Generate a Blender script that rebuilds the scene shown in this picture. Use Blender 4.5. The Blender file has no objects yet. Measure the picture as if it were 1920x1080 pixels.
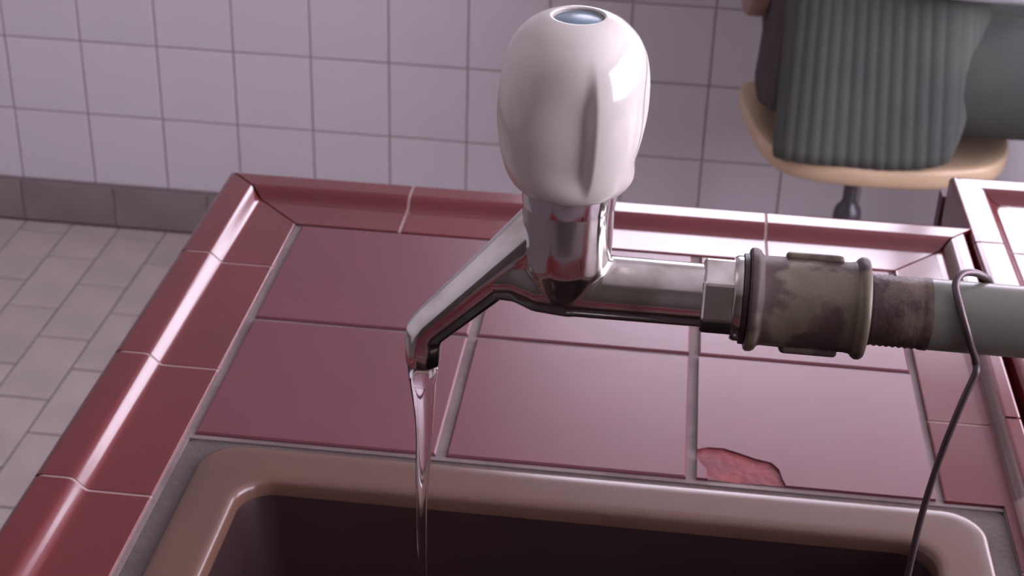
import bpy, bmesh, math, random
from mathutils import Vector, Matrix
random.seed(7)
D = bpy.data
S = bpy.context.scene
COL = S.collection
PI = math.pi

# ------------------------------------------------------------------ camera
# world: metres, Z = 0 at the red counter tiles, X to the right, Y away from the camera
F_PX = 2924.83
cam_d = D.cameras.new('camera'); cam = D.objects.new('camera', cam_d); COL.objects.link(cam)
RIGHT = Vector((0.99239322, 0.11954013, 0.02942556))
DOWN = Vector((0.08367476, -0.47963804, -0.87346773))
FWD = Vector((-0.09030083, 0.86928563, -0.48599203))
CAM = Vector((0.28067, -0.91768, 0.55409))
m = Matrix((RIGHT, -DOWN, -FWD)).transposed().to_4x4()
m.translation = CAM
cam.matrix_world = m
cam_d.sensor_width = 36.0
cam_d.lens = 36.0 * F_PX / 1920.0
cam_d.clip_start = 0.02
cam_d.dof.use_dof = True
cam_d.dof.focus_distance = 0.66
cam_d.dof.aperture_fstop = 26.0
S.camera = cam

# ------------------------------------------------------------------ light
W = D.worlds.new('overcast_sky'); S.world = W
W.use_nodes = True
bg = W.node_tree.nodes['Background']
bg.inputs[0].default_value = (0.91, 0.83, 1.0, 1)
bg.inputs[1].default_value = 13.5
S.view_settings.view_transform = 'Standard'
S.view_settings.look = 'None'
S.view_settings.gamma = 1.0
S.view_settings.use_curve_mapping = False
S.view_settings.exposure = 0.0

FLOOR = -0.9203
YW = 1.8414          # back wall
XL, XR, YF, ZC = -2.4, 2.7, -2.6, 2.05
# window openings: (u0, u1, z0, z1)
WIN_BACK = (0.0, 2.35, 0.42, 1.12)
WIN_RIGHT = (-1.9, 1.3, 0.05, 1.85)


def portal(name, loc, rot, sx, sy):
    l = D.lights.new(name, 'AREA'); l.shape = 'RECTANGLE'; l.size = sx; l.size_y = sy
    l.cycles.is_portal = True
    o = D.objects.new(name, l); COL.objects.link(o); o.location = loc; o.rotation_euler = rot
    return o
portal('daylight_portal', ((WIN_BACK[0]+WIN_BACK[1])/2, YW+0.13, (WIN_BACK[2]+WIN_BACK[3])/2), (-PI/2, 0, 0), WIN_BACK[1]-WIN_BACK[0], WIN_BACK[3]-WIN_BACK[2])
portal('daylight_portal', (XR+0.13, (WIN_RIGHT[0]+WIN_RIGHT[1])/2, (WIN_RIGHT[2]+WIN_RIGHT[3])/2), (PI/2, 0, PI/2), WIN_RIGHT[1]-WIN_RIGHT[0], WIN_RIGHT[3]-WIN_RIGHT[2])


# ------------------------------------------------------------------ helpers
def link(o, parent=None):
    COL.objects.link(o)
    if parent is not None: o.parent = parent
    return o
def mesh(name, verts, faces, mat=None, smooth=False):
    me = D.meshes.new(name); me.from_pydata([tuple(v) for v in verts], [], [tuple(f) for f in faces]); me.update()
    bm = bmesh.new(); bm.from_mesh(me); bmesh.ops.recalc_face_normals(bm, faces=bm.faces); bm.to_mesh(me); bm.free()
    if mat: me.materials.append(mat)
    if smooth:
        for p in me.polygons: p.use_smooth = True
    return me
def obj(name, me, parent=None, loc=None):
    o = D.objects.new(name, me); link(o, parent)
    if loc: o.location = loc
    return o
def auto_smooth(o, ang=40):
    for p in o.data.polygons: p.use_smooth = True
    mod = o.modifiers.new('edges', 'EDGE_SPLIT'); mod.split_angle = math.radians(ang); mod.use_edge_sharp = False
    return o
def bevel(o, w, seg=2, ang=30):
    b = o.modifiers.new('bevel', 'BEVEL'); b.width = w; b.segments = seg; b.limit_method = 'ANGLE'; b.angle_limit = math.radians(ang)
    return o
def thing(name, label, cat, loc=(0, 0, 0), rz=0.0, group=None):
    o = D.objects.new(name, None); o.empty_display_size = 0.05; link(o)
    o.location = loc; o.rotation_euler = (0, 0, rz); tag(o, label, cat, group); return o
def tag(o, label, cat, group=None):
    o['label'] = label; o['category'] = cat
    if group: o['group'] = group
    return o
def struct(o): o['kind'] = 'structure'; return o
def box_data(x0, x1, y0, y1, z0, z1):
    v = [(x0,y0,z0),(x1,y0,z0),(x1,y1,z0),(x0,y1,z0),(x0,y0,z1),(x1,y0,z1),(x1,y1,z1),(x0,y1,z1)]
    f = [(0,3,2,1),(4,5,6,7),(0,1,5,4),(1,2,6,5),(2,3,7,6),(3,0,4,7)]
    return v, f
class MB:
    def __init__(s): s.v = []; s.f = []
    def add(s, v, f):
        n = len(s.v); s.v += [tuple(p) for p in v]; s.f += [tuple(i+n for i in q) for q in f]; return s
    def box(s, *a): return s.add(*box_data(*a))
    def build(s, name, mat, parent=None, smooth=False): return obj(name, mesh(name, s.v, s.f, mat, smooth), parent)
def prism(poly, z0, z1, b=0.0):
    """bevelled prism over a polygon (xy); the bevel pulls the top ring towards the centroid"""
    n = len(poly); cx = sum(p[0] for p in poly)/n; cy = sum(p[1] for p in poly)/n
    def ins(p):
        dx, dy = cx-p[0], cy-p[1]; d = math.hypot(dx, dy) or 1
        return (p[0]+dx/d*b*1.4, p[1]+dy/d*b*1.4)
    v = [(p[0],p[1],z0) for p in poly] + [(p[0],p[1],z1-b) for p in poly] + [(*ins(p), z1) for p in poly]
    f = [tuple(range(n))[::-1]]
    for r in (0, n):
        for i in range(n): j = (i+1) % n; f.append((r+i, r+j, r+n+j, r+n+i))
    f.append(tuple(range(2*n, 3*n)))
    return v, f
def lathe(prof, n=48, axis='Z', closed=False, lobes=None):
    """prof: list of (r, h); lobes(theta, h) -> radius factor"""
    v = []; f = []
    for (r, h) in prof:
        for k in range(n):
            t = 2*PI*k/n; rr = r*(lobes(t, h) if lobes else 1.0)
            a, b = rr*math.cos(t), rr*math.sin(t)
            v.append((a, b, h) if axis == 'Z' else (h, a, b))
    for i in range(len(prof)-1):
        for k in range(n):
            l = (k+1) % n; f.append((i*n+k, i*n+l, (i+1)*n+l, (i+1)*n+k))
    f.append(tuple(range(n))[::-1]); f.append(tuple((len(prof)-1)*n+k for k in range(n)))
    return v, f
def sweep(path, rads, n=12, prof=None, caps=True):
    """tube along a 3D path; prof: unit profile list of (a, b)"""
    P = [Vector(p) for p in path]; v = []; f = []
    prof = prof or [(math.cos(2*PI*k/n), math.sin(2*PI*k/n)) for k in range(n)]
    n = len(prof)
    T = []
    for i in range(len(P)):
        a = (P[i]-P[i-1]).normalized() if i else None; b = (P[i+1]-P[i]).normalized() if i < len(P)-1 else None
        T.append(((a or b)+(b or a)).normalized())
    ref = Vector((0, 1, 0)) if abs(T[0].y) < 0.9 else Vector((1, 0, 0))
    s = (ref - T[0]*ref.dot(T[0])).normalized()
    for i, p in enumerate(P):
        s = (s - T[i]*s.dot(T[i])).normalized(); u = T[i].cross(s)
        r = rads[i] if not isinstance(rads, (int, float)) else rads
        if isinstance(r, (int, float)): r = (r, r)
        k = 1.0
        if 0 < i < len(P)-1:
            c = (P[i]-P[i-1]).normalized().dot((P[i+1]-P[i]).normalized()); k = 1/max(0.5, math.sqrt((1+c)/2))
        for (a, b) in prof: v.append(p + s*a*r[0] + u*b*r[1]*k)
    for i in range(len(P)-1):
        for k in range(n): l = (k+1) % n; f.append((i*n+k, i*n+l, (i+1)*n+l, (i+1)*n+k))
    if caps: f.append(tuple(range(n))[::-1]); f.append(tuple((len(P)-1)*n+k for k in range(n)))
    return v, f
def smooth_path(pts, k=6):
    P = [Vector(p) for p in pts]; out = []
    for i in range(len(P)-1):
        p0 = P[max(i-1, 0)]; p1 = P[i]; p2 = P[i+1]; p3 = P[min(i+2, len(P)-1)]
        for j in range(k):
            t = j/k
            out.append(0.5*((2*p1)+(p2-p0)*t+(2*p0-5*p1+4*p2-p3)*t*t+(3*p1-p0-3*p2+p3)*t**3))
    out.append(P[-1]); return out
def rrect(x0, x1, y0, y1, r, seg=6):
    pts = []
    for cx, cy, a0 in ((x1-r, y1-r, 0), (x0+r, y1-r, PI/2), (x0+r, y0+r, PI), (x1-r, y0+r, 1.5*PI)):
        for k in range(seg+1):
            a = a0+PI/2*k/seg; pts.append((cx+r*math.cos(a), cy+r*math.sin(a)))
    return pts

# ------------------------------------------------------------------ materials
def mat(name, col, rough=0.5, metal=0.0, col2=None, scale=6.0, lo=0.35, hi=0.65, rough2=None, bump=0.0, bscale=40.0, coat=0.0, spec=0.5, per_obj=0.0, detail=4.0, emission=None):
    M = D.materials.new(name); M.use_nodes = True; nt = M.node_tree; N = nt.nodes; L = nt.links
    B = N['Principled BSDF']
    B.inputs['Base Color'].default_value = (*col, 1); B.inputs['Roughness'].default_value = rough
    B.inputs['Metallic'].default_value = metal; B.inputs['Coat Weight'].default_value = coat; B.inputs['Coat Roughness'].default_value = 0.06
    B.inputs['Specular IOR Level'].default_value = spec
    tc = N.new('ShaderNodeTexCoord'); out = None
    if col2 or rough2 is not None:
        nz = N.new('ShaderNodeTexNoise'); nz.inputs['Scale'].default_value = scale; nz.inputs['Detail'].default_value = detail
        L.new(tc.outputs['Object'], nz.inputs['Vector'])
        rp = N.new('ShaderNodeMapRange'); rp.inputs[1].default_value = lo; rp.inputs[2].default_value = hi
        L.new(nz.outputs['Fac'], rp.inputs[0])
        if col2:
            mx = N.new('ShaderNodeMix'); mx.data_type = 'RGBA'
            mx.inputs[6].default_value = (*col, 1); mx.inputs[7].default_value = (*col2, 1)
            L.new(rp.outputs[0], mx.inputs[0]); out = mx.outputs[2]
        if rough2 is not None:
            mr = N.new('ShaderNodeMapRange'); mr.inputs[3].default_value = rough; mr.inputs[4].default_value = rough2
            L.new(rp.outputs[0], mr.inputs[0]); L.new(mr.outputs[0], B.inputs['Roughness'])
    if per_obj:
        oi = N.new('ShaderNodeObjectInfo'); hs = N.new('ShaderNodeHueSaturation')
        mr = N.new('ShaderNodeMapRange'); mr.inputs[3].default_value = 1-per_obj; mr.inputs[4].default_value = 1+per_obj
        L.new(oi.outputs['Random'], mr.inputs[0]); L.new(mr.outputs[0], hs.inputs['Value'])
        if out: L.new(out, hs.inputs['Color'])
        else: hs.inputs['Color'].default_value = (*col, 1)
        out = hs.outputs['Color']
    if out: L.new(out, B.inputs['Base Color'])
    if bump:
        nb = N.new('ShaderNodeTexNoise'); nb.inputs['Scale'].default_value = bscale; nb.inputs['Detail'].default_value = 3
        L.new(tc.outputs['Object'], nb.inputs['Vector'])
        bp = N.new('ShaderNodeBump'); bp.inputs['Strength'].default_value = bump; bp.inputs['Distance'].default_value = 0.002
        L.new(nb.outputs['Fac'], bp.inputs['Height']); L.new(bp.outputs[0], B.inputs['Normal'])
    return M

M_WALLTILE = mat('white_wall_glaze', (0.615, 0.585, 0.605), 0.35, per_obj=0.015, col2=(0.590, 0.565, 0.590), scale=3)
M_WALLGROUT = mat('wall_grout', (0.36, 0.29, 0.30), 0.9)
M_PLASTER = mat('plaster', (0.62, 0.60, 0.60), 0.9)
M_FRONTDARK = mat('dark_reflection_wall', (0.075, 0.060, 0.052), 0.6)  # unseen front wall, made-up dark colour so the chrome reflects a dim room
M_CEIL = mat('ceiling_paint', (0.74, 0.72, 0.72), 0.9)
M_BASETILE = mat('baseboard_tile', (0.24, 0.200, 0.190), 0.5, col2=(0.20, 0.168, 0.162), scale=8, per_obj=0.04)
M_FLOORTILE = mat('floor_tile', (0.42, 0.365, 0.335), 0.5, col2=(0.36, 0.315, 0.290), scale=9, per_obj=0.05)
M_FLOORGROUT = mat('floor_grout', (0.20, 0.16, 0.165), 0.9)
M_REDTILE = mat('red_satin_tile', (0.116, 0.030, 0.041), 0.28, col2=(0.102, 0.025, 0.033), scale=14, rough2=0.33, per_obj=0.03, spec=0.5)
M_REDTRIM = mat('red_glossy_trim', (0.105, 0.0135, 0.0145), 0.12, col2=(0.088, 0.0115, 0.0125), scale=9, rough2=0.17, per_obj=0.03, coat=0.12)
M_GROUT = mat('counter_grout', (0.205, 0.160, 0.150), 0.85, col2=(0.135, 0.095, 0.095), scale=18, bump=0.3, bscale=200)
M_JOINT = mat('trim_joint_grout', (0.30, 0.20, 0.19), 0.8)
M_CLAY = mat('broken_red_clay', (0.20, 0.035, 0.035), 0.75, col2=(0.13, 0.03, 0.035), scale=60, bump=0.6, bscale=150)
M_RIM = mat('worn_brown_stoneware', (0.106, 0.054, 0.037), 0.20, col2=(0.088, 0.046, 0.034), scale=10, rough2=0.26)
M_BASIN = mat('shaded_stoneware', (0.030, 0.014, 0.014), 0.35, col2=(0.020, 0.010, 0.011), scale=8)  # brown glaze, with the shade inside the sink put into the colour
M_MASONRY = mat('counter_masonry', (0.26, 0.16, 0.15), 0.7)
M_DARKWOOD = mat('dark_edge', (0.05, 0.02, 0.025), 0.6)
M_CHROME = mat('tarnished_chrome', (0.60, 0.58, 0.56), 0.09, 1.0, col2=(0.34, 0.31, 0.27), scale=45, lo=0.42, hi=0.70, rough2=0.24)
M_CHROME_B = mat('bright_chrome', (0.62, 0.61, 0.63), 0.10, 1.0)
M_BRASS = mat('rusty_coupling_metal', (0.125, 0.106, 0.072), 0.42, 0.3, col2=(0.050, 0.030, 0.026), scale=42, lo=0.455, hi=0.535, rough2=0.6, bump=0.2, bscale=160, detail=4)
M_RUST = mat('rusty_thread', (0.12, 0.09, 0.065), 0.55, 0.3, col2=(0.050, 0.030, 0.026), scale=70, lo=0.36, hi=0.56, bump=0.3, bscale=200)
M_WASHER = mat('dark_rubber', (0.03, 0.018, 0.018), 0.5)
M_PIPE = mat('grey_green_paint', (0.145, 0.147, 0.120), 0.33, col2=(0.128, 0.130, 0.108), scale=18)
M_WIRE = mat('iron_wire', (0.10, 0.075, 0.08), 0.4, 0.7)
M_HANDLE = mat('ivory_plastic', (0.57, 0.54, 0.495), 0.12, coat=0.4)
M_CAP = mat('blue_plastic', (0.12, 0.20, 0.25), 0.35)
M_PLY = mat('varnished_plywood', (0.62, 0.46, 0.30), 0.4, col2=(0.54, 0.39, 0.24), scale=14)
M_PLYEDGE = mat('brown_back_wood', (0.27, 0.15, 0.12), 0.45)
M_STEEL = mat('dark_grey_steel', (0.10, 0.095, 0.11), 0.4, 0.6)
M_CLOTH = mat('green_grey_corduroy', (0.098, 0.106, 0.092), 0.95, spec=0.15, col2=(0.080, 0.088, 0.080), scale=9)
M_TROUSER = mat('dark_green_cloth', (0.088, 0.096, 0.084), 0.95, spec=0.15, col2=(0.072, 0.079, 0.072), scale=12)
M_LINING = mat('dark_brown_lining', (0.062, 0.048, 0.050), 0.9)
M_SHIRT = mat('pale_shirt_cloth', (0.52, 0.54, 0.58), 0.9)
M_SKIN = mat('skin', (0.55, 0.33, 0.25), 0.5)
M_HAIR = mat('dark_hair', (0.03, 0.02, 0.015), 0.5)
M_SHOE = mat('black_shoe', (0.02, 0.02, 0.02), 0.4)
M_FRAME = mat('white_window_frame', (0.6, 0.58, 0.58), 0.5)
def glass_mats():
    P = D.materials.new('window_glass'); P.use_nodes = True; nt = P.node_tree; N = nt.nodes; L = nt.links
    N.remove(N['Principled BSDF']); o = N['Material Output']
    tr = N.new('ShaderNodeBsdfTransparent'); gl = N.new('ShaderNodeBsdfGlossy'); gl.inputs['Roughness'].default_value = 0.02
    mx = N.new('ShaderNodeMixShader'); mx.inputs[0].default_value = 0.06
    tr.inputs[0].default_value = (0.97, 0.97, 0.97, 1)
    L.new(tr.outputs[0], mx.inputs[1]); L.new(gl.outputs[0], mx.inputs[2]); L.new(mx.outputs[0], o.inputs[0])
    Wt = D.materials.new('running_water'); Wt.use_nodes = True; B = Wt.node_tree.nodes['Principled BSDF']
    B.inputs['Base Color'].default_value = (0.97, 0.95, 0.97, 1); B.inputs['Transmission Weight'].default_value = 1.0
    B.inputs['Roughness'].default_value = 0.02; B.inputs['IOR'].default_value = 1.33
    return P, Wt
M_GLASS, M_WATER = glass_mats()

# ------------------------------------------------------------------ room shell
T = 0.22
def wall_with_hole(name, axis, pos, u0, u1, hole, sgn, mt):
    """axis 'Y' -> wall in XZ plane at y=pos (thickness towards sgn); 'X' -> wall in YZ plane"""
    a0, a1, z0, z1 = hole; mb = MB()
    for (p0, p1, q0, q1) in ((u0, a0, FLOOR-.1, ZC+.1), (a1, u1, FLOOR-.1, ZC+.1), (a0, a1, FLOOR-.1, z0), (a0, a1, z1, ZC+.1)):
        if axis == 'Y': mb.box(p0, p1, min(pos, pos+sgn*T), max(pos, pos+sgn*T), q0, q1)
        else: mb.box(min(pos, pos+sgn*T), max(pos, pos+sgn*T), p0, p1, q0, q1)
    return struct(mb.build(name, mt))
wall_back = wall_with_hole('wall_back', 'Y', YW+0.006, XL-T, XR+T, WIN_BACK, 1, M_PLASTER)
wall_right = wall_with_hole('wall_right', 'X', XR, YF, YW, WIN_RIGHT, 1, M_PLASTER)
wall_front = struct(MB().box(XL-T, XR+T, YF-T, YF, FLOOR-.1, ZC+.1).build('wall_front', M_FRONTDARK))
wall_left = struct(MB().box(XL-T, XL, YF, YW, FLOOR-.1, ZC+.1).build('wall_left', M_PLASTER))
ceiling = struct(MB().box(XL, XR, YF, YW, ZC, ZC+.1).build('ceiling', M_CEIL))
floor = struct(MB().box(XL, XR, YF, YW+.01, FLOOR-.15, FLOOR-.004).build('floor', M_FLOORGROUT))

def window(name, axis, pos, hole, sgn, nv):
    a0, a1, z0, z1 = hole; fw = 0.05
    def bx(p0, p1, q0, q1, d0, d1):
        lo, hi = sorted((pos+sgn*d0, pos+sgn*d1))
        return (p0, p1, lo, hi, q0, q1) if axis == 'Y' else (lo, hi, p0, p1, q0, q1)
    mb = MB()
    mb.box(*bx(a0, a1, z0, z0+fw, .07, .12)); mb.box(*bx(a0, a1, z1-fw, z1, .07, .12))
    mb.box(*bx(a0, a0+fw, z0+fw, z1-fw, .07, .12)); mb.box(*bx(a1-fw, a1, z0+fw, z1-fw, .07, .12))
    for k in range(1, nv):
        u = a0+(a1-a0)*k/nv; mb.box(*bx(u-.025, u+.025, z0+fw, z1-fw, .07, .12))
    w = struct(mb.build(name, M_FRAME))
    for k in range(nv):
        p0 = a0+(a1-a0)*k/nv+.026; p1 = a0+(a1-a0)*(k+1)/nv-.026
        MB().box(*bx(max(p0, a0+fw), min(p1, a1-fw), z0+fw, z1-fw, .095, .1)).build('pane', M_GLASS, w)
    MB().box(*bx(a0-.03, a1+.03, z0-.03, z0-.001, -.04, .07)).build('window_sill', M_FRAME, w)
    return w
window('window_1', 'Y', YW, WIN_BACK, 1, 3)
window('window_2', 'X', XR, WIN_RIGHT, 1, 3)


# wall tiles ------------------------------------------------------------
P = 0.152; WX0 = -1.01667; WZ0 = -0.52292
def tile_mesh(name, sx, sy, th, b, mt):
    v, f = prism([(-sx/2,-sy/2),(sx/2,-sy/2),(sx/2,sy/2),(-sx/2,sy/2)], -th, 0, b)
    return mesh(name, v, f, mt)
wt = tile_mesh('tile', P-.0035, P-.0035, .007, .001, M_WALLTILE)
MB().box(-1.8, 1.9, YW+.0025, YW+.0062, FLOOR, WZ0+5*P).build('grout_bed', M_WALLGROUT, wall_back)
for i in range(-5, 19):
    for j in range(-2, 5):
        o = obj('tile', wt, wall_back, (WX0+(i+.5)*P, YW+random.uniform(-.0004, .0004), WZ0+(j+.5)*P))
        o.rotation_euler = (PI/2+random.uniform(-.003, .003), 0, random.uniform(-.003, .003))
# baseboard ---------------------------------------------------------------
BH = 0.0934
bb = struct(MB().box(-1.8, 1.9, YW-.005, YW+.0024, FLOOR, FLOOR+BH-.002).build('baseboard_back', M_FLOORGROUT))
bt = tile_mesh('baseboard_tile', .1915, BH-.008, .006, .001, M_BASETILE)
for i in range(-4, 15):
    obj('tile', bt, bb, (WX0-.006+(i+.5)*.195, YW-.0075, FLOOR+BH/2)).rotation_euler = (PI/2, 0, 0)
# floor tiles: 10 x 20 cm, running bond away from the camera --------------
FX0, FP, FLN = -1.01912, 0.09903, 0.1975
ft = tile_mesh('floor_tile', FP-.004, FLN-.004, .006, .001, M_FLOORTILE)
stuff = MB()
for i in range(-9, 29):
    off = 0.1475 if i % 2 == 0 else 0.0475
    for j in range(-1, 9):
        yc = 1.739-.0-off+.0-j*FLN+.1
        y0, y1 = yc-FLN/2, yc+FLN/2
        if y0 > YW-.02: continue
        x = FX0+(i+.5)*FP
        cut = y1 > YW-.008
        if i < 7 and not cut:
            obj('tile', ft, floor, (x, yc, FLOOR+random.uniform(-.0004, .0004)))
        else:
            y1 = min(y1, YW-.008)
            v, f = prism([(x-FP/2+.002, y0+.002), (x+FP/2-.002, y0+.002), (x+FP/2-.002, y1-.002), (x-FP/2+.002, y1-.002)], FLOOR-.006, FLOOR, .001)
            if i < 7: obj('tile', mesh('floor_tile_cut', v, f, M_FLOORTILE), floor)
            else: stuff.add(v, f)
so = stuff.build('tile', M_FLOORTILE, floor); so['kind'] = 'stuff'

# ------------------------------------------------------------------ tiled counters
LIP = [(0, -.012), (0, -.0006), (.0007, 0), (.0016, .0), (.034, .0), (.0378, .0001), (.0392, .0006), (.0405, .0016), (.0420, .0031), (.0436, .0047), (.0451, .0062), (.0464, .0072), (.0480, .0078), (.0500, .0080),
       (.0516, .0080), (.0645, .0080), (.0660, .0080), (.0684, .0073), (.0701, .0056), (.0708, .0030), (.0708, -.034), (.060, -.034), (.060, -.012)]
def trim_piece(parent, side, a0, a1, base, m0=0, m1=0, u0=0.0, extra=None, wide=1.0, inset=False):
    """trim tile running along `side`; (a0, a1) along-edge range, base = grout line coordinate; m0/m1 mitre slope at each end"""
    mb = MB()
    def run(p0, p1, mm0, mm1, cut):
        prof = [(max(u if u < .0480 else .0480+(u-.0480)*wide, cut), z) for (u, z) in LIP]
        if inset: prof = [(u-(.0014 if u > .06*min(1, wide+.2) else 0), z-.0005 if z > -.011 else z) for (u, z) in prof]
        n = len(prof); vs = []
        for k, (aa, mm) in enumerate(((p0, mm0), (p1, mm1))):
            for (u, z) in prof:
                a = aa + mm*u
                if side == 'L': vs.append((base-u, a, z))
                elif side == 'R': vs.append((base+u, a, z))
                elif side == 'B': vs.append((a, base+u, z))
                else: vs.append((a, base-u, z))
        fs = [(i, (i+1) % n, n+(i+1) % n, n+i) for i in range(n)]
        fs += [tuple(range(n))[::-1], tuple(range(n, 2*n))]
        mb.add(vs, fs)
    run(a0, a1, m0, m1, u0)
    if extra: run(*extra)
    return auto_smooth(mb.build('joint_grout' if inset else 'trim_tile', M_JOINT if inset else M_REDTRIM, parent), 50)

G = 0.0022
XB, XC, XD, YB, YS = 0.15882, 0.31182, 0.46035, 0.1471, -0.1449
c1 = thing('tiled_counter', 'dark red tiled counter with raised rim, holding the sink under the tap', 'counter', (0, 0, 0), 0.0061)
YN = -0.74   # front grout line of the counter
SY0, SY1 = -0.640, -0.1465   # sink hole
SX0, SX1 = 0.004, 0.4955
# grout bed as four strips round the sink hole
mb = MB()
mb.box(-.058, SX0-.002, YN-.058, YB+.058, -.05, -.0020); mb.box(SX1+.001, XD+.056, YN-.058, YB+.058, -.05, -.0020)
mb.box(SX0-.002, SX1+.001, SY1, YB+.058, -.05, -.0020); mb.box(SX0-.002, SX1+.001, YN-.058, SY0, -.05, -.0020)
mb.build('grout_bed', M_GROUT, c1)
# masonry base: four walls, open inside under the sink
mb = MB()
mb.box(-.05, .0-.02, YN-.05, YB+.05, FLOOR, -.05); mb.box(XD+.038, XD+.05, YN-.05, YB+.05, FLOOR, -.05)
mb.box(-.02, XD+.038, YB-.03, YB+.05, FLOOR, -.05); mb.box(-.02, XD+.038, YN-.05, YN+.03, FLOOR, -.05)
mb.build('base', M_MASONRY, c1)
def flat_tile(parent, x0, x1, y0, y1, name='tile', mt=None):
    v, f = prism([(x0+.0032, y0+G), (x1-.0032, y0+G), (x1-.0032, y1-G), (x0+.0032, y1-G)], -.008, 0, .0012)
    return obj(name, mesh(name, v, f, mt or M_REDTILE), parent)
XS = [0.0015, XB, XC, XD]
for i in range(3):
    flat_tile(c1, XS[i], XS[i+1], 0, YB)
    if i < 2: flat_tile(c1, XS[i], XS[i+1], YS, 0)
# the chipped tile: a bite broken out of its sink edge, red clay below
x0, x1, y0, y1 = XC+.0032, XD-.0032, YS+G, -G
chip = [(x0+.0065, y0), (x0+.0055, y0+.010), (x0+.0018, y0+.0165), (x0, y0+.030), (x0+.006, y0+.0330), (x0+.016, y0+.0335), (x0+.024, y0+.0305), (x0+.035, y0+.0255), (x0+.0455, y0+.0225), (x0+.050, y0+.016), (x0+.0515, y0+.007), (x0+.0535, y0)]
poly = [(x0, y0)] + chip[:3] + [(x0, y0+.030)] 
outl = chip[3:] + [(x1, y0), (x1, y1), (x0, y1)]
n = len(outl)
v = [(p[0], p[1], -.008) for p in outl] + [(p[0], p[1], 0) for p in outl]
f = [tuple(range(n))[::-1], tuple(range(n, 2*n))] + [(i, (i+1) % n, n+(i+1) % n, n+i) for i in range(n)]
ctile = obj('tile', mesh('chipped_tile', v, f, M_REDTILE), c1)
frag = [(x0, y0), chip[0], chip[1], chip[2], (x0, y0+.022)]
nf = len(frag); v = [(p[0], p[1], -.008) for p in frag] + [(p[0], p[1], 0) for p in frag]
f = [tuple(range(nf))[::-1], tuple(range(nf, 2*nf))] + [(i, (i+1) % nf, nf+(i+1) % nf, nf+i) for i in range(nf)]
obj('tile_splinter', mesh('tile_splinter', v, f, M_REDTILE), ctile)
mbc = MB(); N_ = 14; vv = []
for i in range(N_+1):
    for j in range(7):
        px_, py_ = x0+.055*i/N_, y0+.0345*j/6
        vv.append((px_, py_, -.0013+.0005*math.sin(7*i+3*j)*random.random()))
ff = [(i*7+j, (i+1)*7+j, (i+1)*7+j+1, i*7+j+1) for i in range(N_) for j in range(6)]
scar = obj('chip_scar', mesh('chip_scar', vv, ff, M_CLAY, True), ctile); scar['label'] = 'broken edge of the tile showing dark red clay'
# front row
for i in range(3): flat_tile(c1, XS[i], XS[i+1], YN, SY0-.003)
# trims
g = .0012
LJ = [0.0755, -0.070, -0.2105, -0.356, -0.502, -0.648]
trim_piece(c1, 'L', LJ[0]+g, YB-.0005, -.0012, 0, 1)
for a, b in zip(LJ[1:], LJ[:-1]): trim_piece(c1, 'L', a+g, b-g, -.0012)
trim_piece(c1, 'L', YN+.0005, LJ[-1]-g, -.0012, -1, 0)
BJ = [0.0815, 0.223, 0.3655]
trim_piece(c1, 'B', .0005, BJ[0]-g, YB, -1, 0)
trim_piece(c1, 'B', BJ[0]+g, BJ[1]-g, YB); trim_piece(c1, 'B', BJ[1]+g, BJ[2]-g, YB)
trim_piece(c1, 'B', BJ[2]+g, XD-.0005, YB, 0, 1)
RJ = [0.088, -0.058, -0.206, -0.352, -0.498, -0.644]
rb = XD+.0015; WR = .48
trim_piece(c1, 'R', RJ[0]+g, YB-.0005, rb, 0, 1, wide=WR)
trim_piece(c1, 'R', RJ[1]+g, RJ[0]-g, rb, wide=WR)
trim_piece(c1, 'R', SY1+.003, RJ[1]-g, rb, 0, 0, 0.0, (RJ[2]+g, SY1+.003, 0, 0, .0352), wide=WR)
for a, b in zip(RJ[3:], RJ[2:-1]): trim_piece(c1, 'R', a+g, b-g, rb, u0=.0352, wide=WR)
trim_piece(c1, 'R', YN+.0005, RJ[-1]-g, rb, -1, 0, wide=WR)
trim_piece(c1, 'L', YN+.001, YB-.001, -.0012, -1, 1, inset=True); trim_piece(c1, 'B', .001, XD-.001, YB, -1, 1, inset=True)
trim_piece(c1, 'R', YN+.001, YB-.001, rb, -1, 1, u0=.0352, wide=WR, inset=True); trim_piece(c1, 'F', .001, XD-.001, YN, -1, 1, inset=True)
trim_piece(c1, 'R', SY1+.004, YB-.001, rb, 0, 1, wide=WR, inset=True)
FJ = [0.08, 0.23, 0.375]
trim_piece(c1, 'F', .0005, FJ[0]-g, YN, -1, 0)
trim_piece(c1, 'F', FJ[0]+g, FJ[1]-g, YN); trim_piece(c1, 'F', FJ[1]+g, FJ[2]-g, YN)
trim_piece(c1, 'F', FJ[2]+g, XD-.0005, YN, 0, 1)

# second counter, standing against the right side, reaching further back
c2 = thing('tiled_counter', 'pale shining red tiled counter at the right edge, behind the right end of the pipe', 'counter', (0.5930, 0.2480, 0), 0.020)
X2, Y2N = 0.62, -0.95
mb = MB(); mb.box(-.058, X2+.058, Y2N-.058, .058, -.05, -.0020); mb.build('grout_bed', M_GROUT, c2)
MB().box(-.05, X2+.05, Y2N-.05, .045, FLOOR, -.05).build('base', M_MASONRY, c2)
MB().box(-.0605, X2+.05, .046, .118, FLOOR, -.036).build('pipe_chase', M_MASONRY, c2)
MB().box(-.0635, X2+.05, .1185, .136, FLOOR, -.034).build('back_panel', M_DARKWOOD, c2)
for i in range(4):
    for j in range(6):
        flat_tile(c2, i*.155, (i+1)*.155, -(j+1)*.1583, -j*.1583)
J2 = [-.052, -.204, -.356, -.508, -.660, -.812]
trim_piece(c2, 'L', J2[0]+g, -.0005, 0, 0, 1)
for a, b in zip(J2[1:], J2[:-1]): trim_piece(c2, 'L', a+g, b-g, 0)
trim_piece(c2, 'L', Y2N+.0005, J2[-1]-g, 0, -1, 0)
K2 = [.10, .25, .40, .54]
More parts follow.
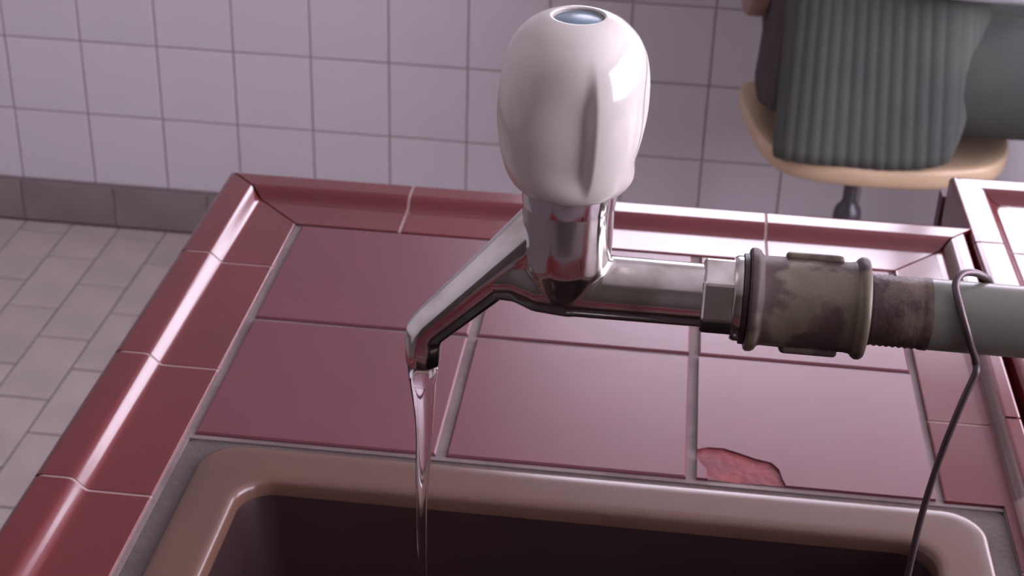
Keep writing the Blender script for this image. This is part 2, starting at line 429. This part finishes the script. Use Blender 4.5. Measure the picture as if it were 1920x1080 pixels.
trim_piece(c2, 'B', .0005, K2[0]-g, 0, -1, 0)
for a, b in zip(K2[:-1], K2[1:]): trim_piece(c2, 'B', a+g, b-g, 0)
trim_piece(c2, 'B', K2[-1]+g, X2-.0005, 0, 0, 1)
for s_, base in (('R', X2), ):
    for k in range(6): trim_piece(c2, 'R', Y2N+.158*k+g, Y2N+.158*(k+1)-g, base, -1 if k == 0 else 0, 1 if k == 5 else 0)
trim_piece(c2, 'L', Y2N+.001, -.001, 0, -1, 1, inset=True); trim_piece(c2, 'B', .001, X2-.001, 0, -1, 1, inset=True)
for k in range(4): trim_piece(c2, 'F', .155*k+g, .155*(k+1)-g, Y2N, -1 if k == 0 else 0, 1 if k == 3 else 0)

# ------------------------------------------------------------------ sink
sk = thing('sink', 'brown stoneware sink with a shaded dark basin set into the red tiles, under the running tap', 'sink', (0, 0, 0), 0.0061)
ox0, ox1, oy0, oy1 = .0155, .4830, -.628, -.1535      # rim outer
ix0, ix1, iy0, iy1 = .0480, .4490, -.590, -.1885      # rim inner
def loft(rings, close_first=False, close_last=True):
    v = []; f = []; n = len(rings[0])
    for r in rings: v += r
    for i in range(len(rings)-1):
        for k in range(n): l = (k+1) % n; f.append((i*n+k, i*n+l, (i+1)*n+l, (i+1)*n+k))
    if close_first: f.append(tuple(range(n))[::-1])
    if close_last: f.append(tuple((len(rings)-1)*n+k for k in range(n)))
    return v, f
def ring(x0, x1, y0, y1, r, z): return [(p[0], p[1], z) for p in rrect(x0, x1, y0, y1, r, 8)]
rr = []
for d, z in ((0, -.02), (0, -.0022), (.0006, .0002), (.0020, .0016), (.0046, .0022), (.0100, .0022)):
    rr.append(ring(ox0+d, ox1-d, oy0+d, oy1-d, .024-d*.6, z))
for d, z in ((.0080, .0022), (.0046, .0021), (.0028, .0016), (.0013, .0005), (.0004, -.0012), (-.0003, -.0075)):
    rr.append(ring(ix0-d, ix1+d, iy0-d, iy1+d, .020+d*.8, z))
v, f = loft(rr, False, False)
auto_smooth(obj('rim', mesh('rim', v, f, M_RIM), sk), 80)
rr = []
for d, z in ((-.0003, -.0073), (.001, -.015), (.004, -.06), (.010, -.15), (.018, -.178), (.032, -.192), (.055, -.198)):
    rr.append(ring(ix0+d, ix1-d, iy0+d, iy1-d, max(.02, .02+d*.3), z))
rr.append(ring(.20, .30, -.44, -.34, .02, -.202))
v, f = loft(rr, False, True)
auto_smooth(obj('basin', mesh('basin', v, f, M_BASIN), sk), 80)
v, f = lathe([(.001, -.200), (.030, -.200), (.032, -.198), (.030, -.1965), (.022, -.199), (.001, -.1995)], 32)
dr = auto_smooth(obj('drain', mesh('drain', v, f, M_CHROME_B), sk), 40); dr.location = (.25, -.39, 0)
# grey cement joint between sink and tiles
def frame_mesh(o_, i_, z0, z1):
    v = [(p[0], p[1], z0) for p in o_]+[(p[0], p[1], z1) for p in o_]+[(p[0], p[1], z1) for p in i_]+[(p[0], p[1], z0) for p in i_]
    n = len(o_); f = []
    for r in range(4):
        for k in range(n): l = (k+1) % n; f.append((r*n+k, r*n+l, ((r+1) % 4)*n+l, ((r+1) % 4)*n+k))
    return v, f
M_CEMENT = mat('grey_cement', (0.100, 0.080, 0.073), 0.85, col2=(0.075, 0.058, 0.055), scale=25, bump=0.4, bscale=180)
v, f = frame_mesh(rrect(SX0-.002, SX1+.0012, SY0, SY1, .006, 8), rrect(ox0+.001, ox1-.001, oy0+.001, oy1-.001, .024, 8), -.02, -.0030)
obj('cement_joint', mesh('cement_joint', v, f, M_CEMENT), sk)

# ------------------------------------------------------------------ tap
YT, ZT, XT = -0.378, 0.2563, 0.2455
tap = thing('water_tap', 'tarnished chrome tap with a big white knob handle, running over the sink', 'tap', (XT, YT, ZT))
# body: neck, belly and barrel grown together
mb = MB()
mb.add(*lathe([(.0120, -.001), (.0150, .004), (.0174, .011), (.0178, .020), (.0178, .050)], 64))
mb.add(*lathe([(.0010, -.0130), (.0050, -.0120), (.0090, -.0093), (.0120, -.005), (.0145, .002), (.0168, .010), (.017, .02)], 64))
mb.add(*lathe([(.0110, -.010), (.0128, -.004), (.0128, .012), (.0127, .030), (.0126, .0562)], 48, 'X'))
mb.add(*sweep([(.004, 0, -.0002), (-.010, 0, .0010), (-.020, 0, .0038), (-.030, 0, .0002)], [.0132, .0130, .0118, .0092], 24))
mb.add(*sweep([(.002, 0, .0330), (-.0092, 0, .0222), (-.0230, 0, .0078)], [.0122, .0118, .0100], 24))
mb.add(*lathe([(.0005, .002), (.0060, .0025), (.0098, .006), (.0098, .012), (.004, .016)], 32, 'X'))
body = mb.build('body', M_CHROME, tap, True)
rm = body.modifiers.new('join', 'REMESH'); rm.mode = 'VOXEL'; rm.voxel_size = .00065; rm.use_smooth_shade = True
sm = body.modifiers.new('fillet', 'SMOOTH'); sm.factor = 0.5; sm.iterations = 26
# spout: bevelled bar, slanting down to the left, then turned down
oct_ = [(math.cos(a), math.sin(a)) for a in [math.radians(d) for d in (0, 30, 38, 60, 68, 112, 120, 142, 150, 180, 210, 218, 240, 248, 292, 300, 322, 330)]]
sp = [(.002, 0, .0340), (-.0092, 0, .0225), (-.0319, 0, -.0014), (-.0535, 0, -.0242), (-.0560, 0, -.0275), (-.0566, 0, -.0325), (-.0566, 0, -.0425)]
sr = [(.0118, .0122), (.0112, .0120), (.0094, .0098), (.0080, .0081), (.0078, .0077), (.0076, .0074), (.0074, .0070)]
hexp = [(1, .32), (.80, .62), (.34, 1), (-.34, 1), (-.80, .62), (-1, .32), (-1, -.32), (-.80, -.62), (-.34, -1), (.34, -1), (.80, -.62), (1, -.32)]
v, f = sweep(sp, sr, prof=hexp)
spout = obj('spout', mesh('spout', v, f, M_CHROME), tap); bevel(spout, .0012, 2, 20); auto_smooth(spout, 60)
# packing collar just under the knob
v, f = lathe([(.0140, .036), (.0180, .0362), (.0182, .039), (.0182, .050), (.014, .050)], 64)
auto_smooth(obj('neck_collar', mesh('neck_collar', v, f, M_CHROME_B), tap), 40)
# hexagon end and its steps
v, f = lathe([(.0100, .0535), (.0146, .0538), (.0152, .0552), (.0152, .0672), (.0146, .0690), (.010, .0690)], 6, 'X')
hx = obj('hexagon_nut', mesh('hexagon_nut', v, f, M_CHROME), tap); bevel(hx, .0012, 2); hx.rotation_euler = (math.radians(12), 0, 0)
v, f = lathe([(.010, .0655), (.0160, .0658), (.0168, .0672), (.0168, .0690), (.010, .0692)], 48, 'X')
auto_smooth(obj('thread_collar', mesh('thread_collar', v, f, M_CHROME), tap), 40)
# knob: ivory lobed handle
prof = [(.0090, .0425), (.0165, .0428), (.0200, .0438), (.0226, .0462), (.0248, .0500), (.0268, .0560), (.0283, .0630), (.0293, .0700), (.0296, .0770), (.0293, .0840),
        (.0283, .0905), (.0266, .0960), (.0243, .1005), (.0213, .1045), (.0178, .1077), (.0140, .1098), (.0112, .1107), (.0100, .1108), (.0094, .1102), (.0092, .1090), (.001, .1090)]
def finer(p, k=3):
    q = [Vector((a, b, 0)) for a, b in p]; s = smooth_path(q, k); return [(max(.0008, w.x), w.y) for w in s]
RIDGE = math.radians(-90+20)
def knob(t, h):
    w = max(0.0, min(1.0, (h-.0470)/.012)) * max(0.0, min(1.0, (.1040-h)/.024))
    w = w*w*(3-2*w)
    u = ((RIDGE - t) % (PI/2))/(PI/2)          # 0 at a ridge, growing to the left of it
    if u < .09: gq = math.sin(u/.09*PI/2)
    else: gq = max(0.0, 1-(u-.09)/.70); gq = gq*gq*(3-2*gq)
    return 1-.14*w*gq
v, f = lathe(finer(prof), 240, lobes=knob)
kn = auto_smooth(obj('handle', mesh('handle', v, f, M_HANDLE), tap), 75)
v, f = lathe([(.0090, .1086), (.0090, .1093), (.0086, .1096), (.001, .1100)], 40)
auto_smooth(obj('cap', mesh('cap', v, f, M_CAP), kn), 40)['label'] = 'round blue inset on top of the white knob'

# ------------------------------------------------------------------ supply pipe with coupling
pp = thing('supply_pipe', 'grey-green painted supply pipe with a rusty coupling, leading right from the tap', 'pipe', (XT, YT, ZT))
def lx(name, prof, mt, n=64, ang=35, parent=pp):
    v, f = lathe(prof, n, 'X'); return auto_smooth(obj(name, mesh(name, v, f, mt), parent), ang)
lx('washer', [(.011, .0692), (.0178, .0694), (.0178, .0712), (.011, .0714)], M_WASHER)
cp = lx('coupling', [(.0120, .0714), (.0196, .0716), (.0203, .0724), (.0203, .0742), (.0196, .0756), (.0182, .0764), (.0176, .0774),
     (.0178, .0900), (.0176, .1100), (.0180, .1124), (.0192, .1134), (.0199, .1144), (.0199, .1162), (.0192, .1172), (.0165, .1178), (.0130, .1180)], M_BRASS, 80)
for a in (64, 242):
    mbl = MB(); mbl.box(.0855, .1075, -.0045, .0045, .0160, .0198)
    lg = mbl.build('lug', M_BRASS, cp); lg.rotation_euler = (math.radians(a-90), 0, 0); bevel(lg, .0016, 3)
nip = []
for k in range(9):
    x = .1180+k*.0024; nip += [(.0136, x), (.0141, x+.0012)]
lx('threaded_nipple', [(.010, .1178)]+nip+[(.0142, .1400), (.0142, .1412), (.0130, .1414)], M_RUST, 48, 60)
lx('pipe', [(.012, .1412), (.0138, .1413), (.0139, .1425), (.0139, .4400), (.012, .4402)], M_PIPE, 48)
# out of the picture: elbow and riser down to the second counter
el = [(.438, 0, 0), (.448, 0, -.0012), (.459, 0, -.0065), (.4655, 0, -.016), (.468, 0, -.028), (.468, 0, -.036)]
v, f = sweep(smooth_path(el, 4), .0185, 32); auto_smooth(obj('elbow', mesh('elbow', v, f, M_BRASS), pp), 50)
v, f = lathe([(.0139, -.2562), (.0139, -.034)], 40); ob = obj('riser', mesh('riser', v, f, M_PIPE), pp, (.468, 0, 0)); auto_smooth(ob, 40)
v, f = lathe([(.0140, -.2561), (.036, -.2561), (.036, -.2525), (.018, -.2500), (.0141, -.244)], 40); ob = obj('foot_flange', mesh('foot_flange', v, f, M_PIPE), pp, (.468, 0, 0)); auto_smooth(ob, 40)

# ------------------------------------------------------------------ running water
ws = []
H0 = .2150
for k in range(41):
    t = k/40; z = H0 - t*(H0+.196)
    fall = max(0.0, .2110-z)
    r = .0066/((1+fall/.03)**0.8) if z < .2110 else .0066
    r *= 1+.05*math.sin(fall*160)*min(1, fall*30)
    ws.append((XT-.0566+.0006*math.sin(fall*60), YT, z, r))
v, f = sweep([w[:3] for w in ws], [w[3] for w in ws], prof=[(math.cos(2*PI*k/24)*(1+.12*math.cos(4*PI*k/24)), math.sin(2*PI*k/24)*(1+.06*math.sin(6*PI*k/24))) for k in range(24)])
wat = obj('water_stream', mesh('water_stream', v, f, M_WATER, True))
tag(wat, 'thin clear stream of water falling from the spout into the sink', 'water')

# ------------------------------------------------------------------ iron wire round the pipe
wp = []
cx0 = .3965
def onpipe(x, deg, r=.0155):     # deg: 0 = towards the camera, 90 = top
    a = math.radians(deg); return (x, YT-r*math.cos(a), ZT+r*math.sin(a))
pts = [onpipe(.411, 150, .0165), onpipe(.4080, 125, .0160), onpipe(.4020, 103, .0180), onpipe(.3965, 88, .0190), onpipe(.3940, 72, .0172), onpipe(.3962, 40), onpipe(.3993, 10), onpipe(.4020, -15, .0157),
       onpipe(.4046, -36, .0165), onpipe(.4056, -46, .0180), (.4058, -.3922, .2420), (.4052, -.3935, .2390), (.4018, -.3960, .2270), (.3978, -.3960, .2010), (.3952, -.3960, .172), (.3944, -.3960, .1417), (.3935, -.3950, .10), (.3950, -.3940, .055), (.3985, -.3935, .035), (.4035, -.3935, .030), (.407, -.3935, .037)]
v, f = sweep(smooth_path(pts, 6), .00145, 10)
wire = obj('wire', mesh('wire', v, f, M_WIRE, True))
tag(wire, 'bent dark iron wire looped over the pipe and hanging into the sink', 'wire')

# ------------------------------------------------------------------ chair
ZS = -0.447
ch = thing('swivel_chair', 'pale plywood swivel chair on a grey post, standing before the white wall', 'chair', (.605, 1.535, FLOOR))
def L_(x, y, z): return (x-.605, y-1.535, z-FLOOR)
outl = [(.822, 1.440), (.835, 1.50), (.835, 1.58), (.820, 1.650), (.775, 1.695), (.70, 1.708), (.58, 1.712), (.47, 1.708), (.415, 1.690), (.400, 1.655), (.402, 1.60), (.410, 1.545), (.420, 1.490), (.434, 1.435), (.455, 1.390), (.490, 1.362), (.540, 1.350), (.607, 1.346), (.68, 1.352), (.745, 1.368), (.795, 1.395)]
op = [Vector((a, b, 0)) for a, b in outl]
op = smooth_path(op + [op[0]], 4)[:-1]
C0 = Vector((.615, 1.53, 0))
rings = []
for sc, dz in ((.965, -.034), (.985, -.030), (1.0, -.018), (1.0, -.009), (.992, -.002), (.97, .0), (.86, -.004), (.6, -.010), (.25, -.013), (.02, -.013)):
    rings.append([L_(C0.x+(p.x-C0.x)*sc, C0.y+(p.y-C0.y)*sc, ZS+dz) for p in op])
v, f = loft(rings, True, True)
auto_smooth(obj('seat', mesh('seat', v, f, M_PLY), ch), 60)
# backrest: curved panel at the left, its post below
v = []; f = []; NB = 14
for side in (0, 1):
    for i in range(NB+1):
        t = i/NB; y = 1.475+.22*t; bulge = .012*(1-(2*t-1)**2); lowr = .05*abs(2*t-1)**5
        for z in (-.276+lowr, -.273+lowr, -.20, -.06, .02-lowr, .022-lowr):
            th = .014 if (z in (-.273+lowr, -.20, -.06, .02-lowr)) else .007
            v.append(L_(.411-bulge+.012*(z+.29) + (th if side else -th), y, z))
q_ = 6
for side in (0, 1):
    o_ = side*(NB+1)*q_
    for i in range(NB):
        for j in range(q_-1): f.append((o_+i*q_+j, o_+(i+1)*q_+j, o_+(i+1)*q_+j+1, o_+i*q_+j+1))
k_ = (NB+1)*q_
for i in range(NB):
    for j in (0, q_-1): f.append((i*q_+j, (i+1)*q_+j, k_+(i+1)*q_+j, k_+i*q_+j))
for i in (0, NB):
    for j in range(q_-1): f.append((i*q_+j, i*q_+j+1, k_+i*q_+j+1, k_+i*q_+j))
auto_smooth(obj('backrest', mesh('backrest', v, f, M_PLYEDGE), ch), 50)
v, f = sweep(smooth_path([L_(.55, 1.60, ZS-.045), L_(.47, 1.685, ZS-.045), L_(.450, 1.722, ZS-.02), L_(.440, 1.722, -.36), L_(.418, 1.668, -.22)], 5), (.0095), 12)
auto_smooth(obj('back_bar', mesh('back_bar', v, f, M_STEEL), ch), 60)
PX, PY = .594-.605, 1.50-1.535
v, f = lathe([(.012, .10), (.012, .435), (.030, .438), (.030, .446), (.012, .446)], 32); auto_smooth(obj('post', mesh('post', v, f, M_STEEL), ch, (PX, PY, 0)), 40)
v, f = lathe([(.0235, .06), (.0235, .322), (.021, .332), (.0135, .342), (.0125, .346)], 32); auto_smooth(obj('collar', mesh('collar', v, f, M_STEEL), ch, (PX, PY, 0)), 40)
for k in range(5):
    a = 2*PI*k/5+.5
    pth = [(PX+.015*math.cos(a), PY+.015*math.sin(a), .10), (PX+.12*math.cos(a), PY+.12*math.sin(a), .095), (PX+.24*math.cos(a), PY+.24*math.sin(a), .035), (PX+.245*math.cos(a), PY+.245*math.sin(a), .0)]
    v, f = sweep(pth, [(.018, .018), (.016, .016), (.014, .014), (.017, .017)], 10); auto_smooth(obj('foot', mesh('foot', v, f, M_STEEL), ch), 50)

# ------------------------------------------------------------------ seated person
pn = thing('person', 'person in a green-grey ribbed jacket sitting on the plywood chair, facing right', 'person', (.60, 1.52, FLOOR))
def PL(x, y, z): return (x-.60, y-1.52, z-FLOOR)
J = {}; E = []; R_ = {}
def jt(n, p, r, par=None, r2=None):
    J[n] = (len(J), PL(*p)); R_[n] = (r, r2 or r)
    if par: E.append((J[par][0], J[n][0]))
jt('pelvis', (.56, 1.53, -.315), .115, None, .125)
jt('waist', (.555, 1.53, -.17), .115, 'pelvis', .13)
jt('chest', (.57, 1.53, .01), .105, 'waist', .15)
jt('collarbone', (.575, 1.53, .13), .07, 'chest', .10)
jt('neck', (.585, 1.53, .19), .052, 'collarbone')
jt('skull', (.60, 1.53, .26), .05, 'neck')
for s, y in (('n', -1), ('f', 1)):
    jt('hip'+s, (.60, 1.53+y*.070, -.325), .100, 'pelvis')
    jt('thigh'+s, (.80, 1.53+y*.080, -.318), .108, 'hip'+s)
    jt('knee'+s, (1.02, 1.53+y*.095, -.335), .075, 'thigh'+s)
    jt('calf'+s, (1.025, 1.53+y*.095, -.56), .062, 'knee'+s)
    jt('ankle'+s, (1.02, 1.53+y*.10, -.84), .045, 'calf'+s)
    jt('toe'+s, (1.18, 1.53+y*.11, -.885), .034, 'ankle'+s)
def skin_mesh(name, J, E, R_, mt, parent, sub=2, root=None):
    me = D.meshes.new(name); names = list(J)
    me.from_pydata([J[n][1] for n in names], E, []); me.materials.append(mt)
    o = obj(name, me, parent)
    sm_ = o.modifiers.new('skin', 'SKIN'); sm_.use_smooth_shade = True
    o.modifiers.new('subdivide', 'SUBSURF').levels = sub; o.modifiers['subdivide'].render_levels = sub
    lay = me.skin_vertices[0].data if len(me.skin_vertices) else None
    if lay is None:
        bm = bmesh.new(); bm.from_mesh(me); bm.verts.layers.skin.verify(); bm.to_mesh(me); bm.free(); lay = me.skin_vertices[0].data
    for i, n in enumerate(names):
        lay[i].radius = R_[n]; lay[i].use_root = (n == root)
    return o
skin_mesh('body', J, E, R_, M_TROUSER, pn, 2, 'pelvis')
# arms in pale sleeves resting on the lap, hands with five fingers
for s, y in (('n', -1), ('f', 1)):
    J = {}; E = []; R_ = {}
    jt('sh', (.572, 1.53+y*.150, .125), .050); jt('ua', (.60, 1.53+y*.195, -.02), .046, 'sh')
    jt('elbow', (.635, 1.53+y*.205, -.125), .040, 'ua'); jt('fa', (.75, 1.53+y*.165, -.140), .036, 'elbow'); jt('wr', (.862, 1.53+y*.110, -.168), .027, 'fa')
    skin_mesh('sleeve', J, E, R_, M_SHIRT, pn, 2, 'sh')
    J = {}; E = []; R_ = {}
    wx, wy, wz = .862, 1.53+y*.110, -.168
    jt('w', (wx, wy, wz), .023); jt('palm', (wx+.045, wy-y*.018, wz-.008), .022, 'w'); jt('kn', (wx+.078, wy-y*.030, wz-.010), .018, 'palm')
    for k, ln in enumerate((.066, .074, .069, .052)):
        dy = (-.028+.019*k)
        jt('a%d' % k, (wx+.092, wy-y*.032+dy, wz-.008), .009, 'kn'); jt('b%d' % k, (wx+.092+ln*.5, wy-y*.045+dy*1.05, wz-.014), .0085, 'a%d' % k); jt('c%d' % k, (wx+.092+ln*.9, wy-y*.055+dy*1.05, wz-.034), .0075, 'b%d' % k)
    jt('t0', (wx+.040, wy-y*.048, wz-.004), .011, 'palm'); jt('t1', (wx+.066, wy-y*.066, wz-.010), .0095, 't0'); jt('t2', (wx+.086, wy-y*.072, wz-.020), .008, 't1')
    skin_mesh('hand', J, E, R_, M_SKIN, pn, 2, 'w')
# head
def head():
    v = []; f = []; nu, nv = 32, 24; cx, cy, cz = .615, 1.53, .325
    for j in range(nv+1):
        ph = PI*j/nv
        for i in range(nu):
            t = 2*PI*i/nu; nx, ny, nz = math.sin(ph)*math.cos(t), math.sin(ph)*math.sin(t), math.cos(ph)
            x, y, z = .098*nx, .076*ny, .115*nz
            if nz < -.2: x = x*(1-.25*(-nz-.2)) + .012*(-nz-.2); y *= 1-.35*(-nz-.2)
            if nx > .5: 
                fr = (nx-.5)/.5
                x += .024*fr*math.exp(-(ny/.13)**2-((nz+.12)/.16)**2)            # nose
                x -= .010*fr*(math.exp(-((abs(ny)-.36)/.16)**2-((nz-.06)/.11)**2))  # eye sockets
                x += .006*fr*math.exp(-(ny/.3)**2-((nz+.50)/.08)**2)             # lips
            v.append(PL(cx+x, cy+y, cz+z))
    for j in range(nv):
        for i in range(nu): k = (i+1) % nu; f.append((j*nu+i, j*nu+k, (j+1)*nu+k, (j+1)*nu+i))
    return mesh('head', v, f, M_SKIN, True)
hd = obj('head', head(), pn)
def blob(name, c, r, mt, parent):
    v = []; f = []; nu, nv = 16, 12
    for j in range(nv+1):
        for i in range(nu):
            t = 2*PI*i/nu; ph = PI*j/nv; v.append(PL(c[0]+r[0]*math.sin(ph)*math.cos(t), c[1]+r[1]*math.sin(ph)*math.sin(t), c[2]+r[2]*math.cos(ph)))
    for j in range(nv):
        for i in range(nu): k = (i+1) % nu; f.append((j*nu+i, j*nu+k, (j+1)*nu+k, (j+1)*nu+i))
    return obj(name, mesh(name, v, f, mt, True), parent)
M_EYE = mat('eye_white', (.6, .6, .6), .2)
for y in (-1, 1):
    blob('eye', (.696, 1.53+y*.029, .332), (.010, .013, .010), M_EYE, hd); blob('ear', (.61, 1.53+y*.077, .32), (.018, .009, .030), M_SKIN, hd)
def hair():
    v = []; f = []; nu, nv = 32, 14; cx, cy, cz = .608, 1.53, .335
    for j in range(nv+1):
        for i in range(nu):
            t = 2*PI*i/nu; lim = 1.05+.95*(0.5-0.5*math.cos(t)); ph = lim*j/nv
            v.append(PL(cx+.108*math.sin(ph)*math.cos(t), cy+.086*math.sin(ph)*math.sin(t), cz+.118*math.cos(ph)))
    for j in range(nv):
        for i in range(nu): k = (i+1) % nu; f.append((j*nu+i, j*nu+k, (j+1)*nu+k, (j+1)*nu+i))
    return mesh('hair', v, f, M_HAIR, True)
hr = obj('hair', hair(), hd); so_ = hr.modifiers.new('thickness', 'SOLIDIFY'); so_.thickness = .012
for y in (-1, 1):
    mbs = MB(); cxs, cys = 1.10, 1.53+y*.105
    rings = []
    for sc, z in ((1, FLOOR+.001), (1, FLOOR+.03), (.92, FLOOR+.055), (.6, FLOOR+.078)):
        rings.append([PL(cxs+(p[0]-cxs)*sc-(1-sc)*.06, cys+(p[1]-cys)*sc, z) for p in rrect(cxs-.125, cxs+.145, cys-.046, cys+.046, .042, 6)])
    v, f = loft(rings, True, True); auto_smooth(obj('shoe', mesh('shoe', v, f, M_SHOE), pn), 50)

# jacket: ribbed cloth, split at the back-left, near panel reaching down to the seat edge
def lerp(a, b, t): return a+(b-a)*t
def cloth_panel(name, low, high, hem, z_high, mt, nz_=16, per=.0205, amp=.0010, wob=.0035, th=.005, k=10, ph=0.0):
    """low / high: xy polylines at the hem and at z_high, same number of points; hem: z at each point"""
    lo = smooth_path([(a, b, c) for (a, b), c in zip(low, hem)], k); hi = smooth_path([(a, b, z_high) for a, b in high], k)
    v = []; f = []; n = len(lo); s = 0.0; S_ = [0.0]
    for i in range(1, n): s += (Vector((lo[i].x, lo[i].y))-Vector((lo[i-1].x, lo[i-1].y))).length; S_.append(s)
    for i in range(n):
        a = lo[max(i-1, 0)]; b = lo[min(i+1, n-1)]; tv = (b-a); nrm = Vector((tv.y, -tv.x, 0)).normalized()
        for j in range(nz_+1):
            t = j/nz_; p = lo[i].lerp(hi[i], t)
            rib = amp*(abs(math.sin(PI*S_[i]/per))*2-1)
            fold = wob*math.sin(S_[i]*21+t*1.6+ph)*(1-t*.6)
            p = p + nrm*(rib+fold); v.append(PL(*p))
    for i in range(n-1):
        for j in range(nz_): f.append((i*(nz_+1)+j, (i+1)*(nz_+1)+j, (i+1)*(nz_+1)+j+1, i*(nz_+1)+j+1))
    o = obj(name, mesh(name, v, f, mt, True), pn); sd = o.modifiers.new('thickness', 'SOLIDIFY'); sd.thickness = th; sd.offset = -1
    return o
ZTOP = .135
near_low = [(.455, 1.425), (.4555, 1.372), (.500, 1.352), (.56, 1.345), (.62, 1.342), (.68, 1.345), (.716, 1.352), (.728, 1.362), (.745, 1.40), (.76, 1.46), (.765, 1.53)]
near_hem = [-.447, -.449, -.448, -.446, -.447, -.440, -.425, -.380, -.290, -.22, -.19]
near_high = [(.440, 1.46), (.448, 1.435), (.475, 1.405), (.51, 1.392), (.55, 1.386), (.60, 1.386), (.64, 1.395), (.665, 1.41), (.685, 1.44), (.70, 1.48), (.705, 1.53)]
jk = cloth_panel('jacket', near_low, [(lerp(a, c, .8), lerp(b, d, .8)) for (a, b), (c, d) in zip(near_low, near_high)], near_hem, ZTOP, M_CLOTH, 30, k=26)
far_low = [(2*0+x, 3.06-y) for x, y in near_low][::-1]; far_hem = near_hem[::-1]; far_high = [(x, 3.06-y) for x, y in near_high][::-1]
cloth_panel('jacket_side', far_low, [(lerp(a, c, .8), lerp(b, d, .8)) for (a, b), (c, d) in zip(far_low, far_high)], far_hem, ZTOP, M_CLOTH, 30, k=26)
back_low = [(.452, 1.650), (.425, 1.60), (.418, 1.53), (.418, 1.47), (.4215, 1.44), (.440, 1.405), (.47, 1.392)]
back_hem = [-.385]*7
back_high = [(.47, 1.62), (.452, 1.59), (.448, 1.53), (.448, 1.48), (.452, 1.45), (.462, 1.43), (.48, 1.42)]
cloth_panel('back_panel', back_low, back_high, back_hem, ZTOP, M_LINING, 20, amp=.0010, wob=.001, k=16)
# shoulders of the jacket
v = []; f = []; ringN = 40; levels = [(.135, .128, .155), (.150, .120, .150), (.165, .098, .125), (.185, .070, .080), (.205, .062, .064)]
for z, a, b in levels:
    for i in range(ringN):
        t = 2*PI*i/ringN; v.append(PL(.578+a*math.cos(t), 1.53+b*math.sin(t), z))
for j in range(len(levels)-1):
    for i in range(ringN): k = (i+1) % ringN; f.append((j*ringN+i, j*ringN+k, (j+1)*ringN+k, (j+1)*ringN+i))
yk = obj('jacket_yoke', mesh('jacket_yoke', v, f, M_CLOTH, True), pn); yk.modifiers.new('thickness', 'SOLIDIFY').thickness = .006
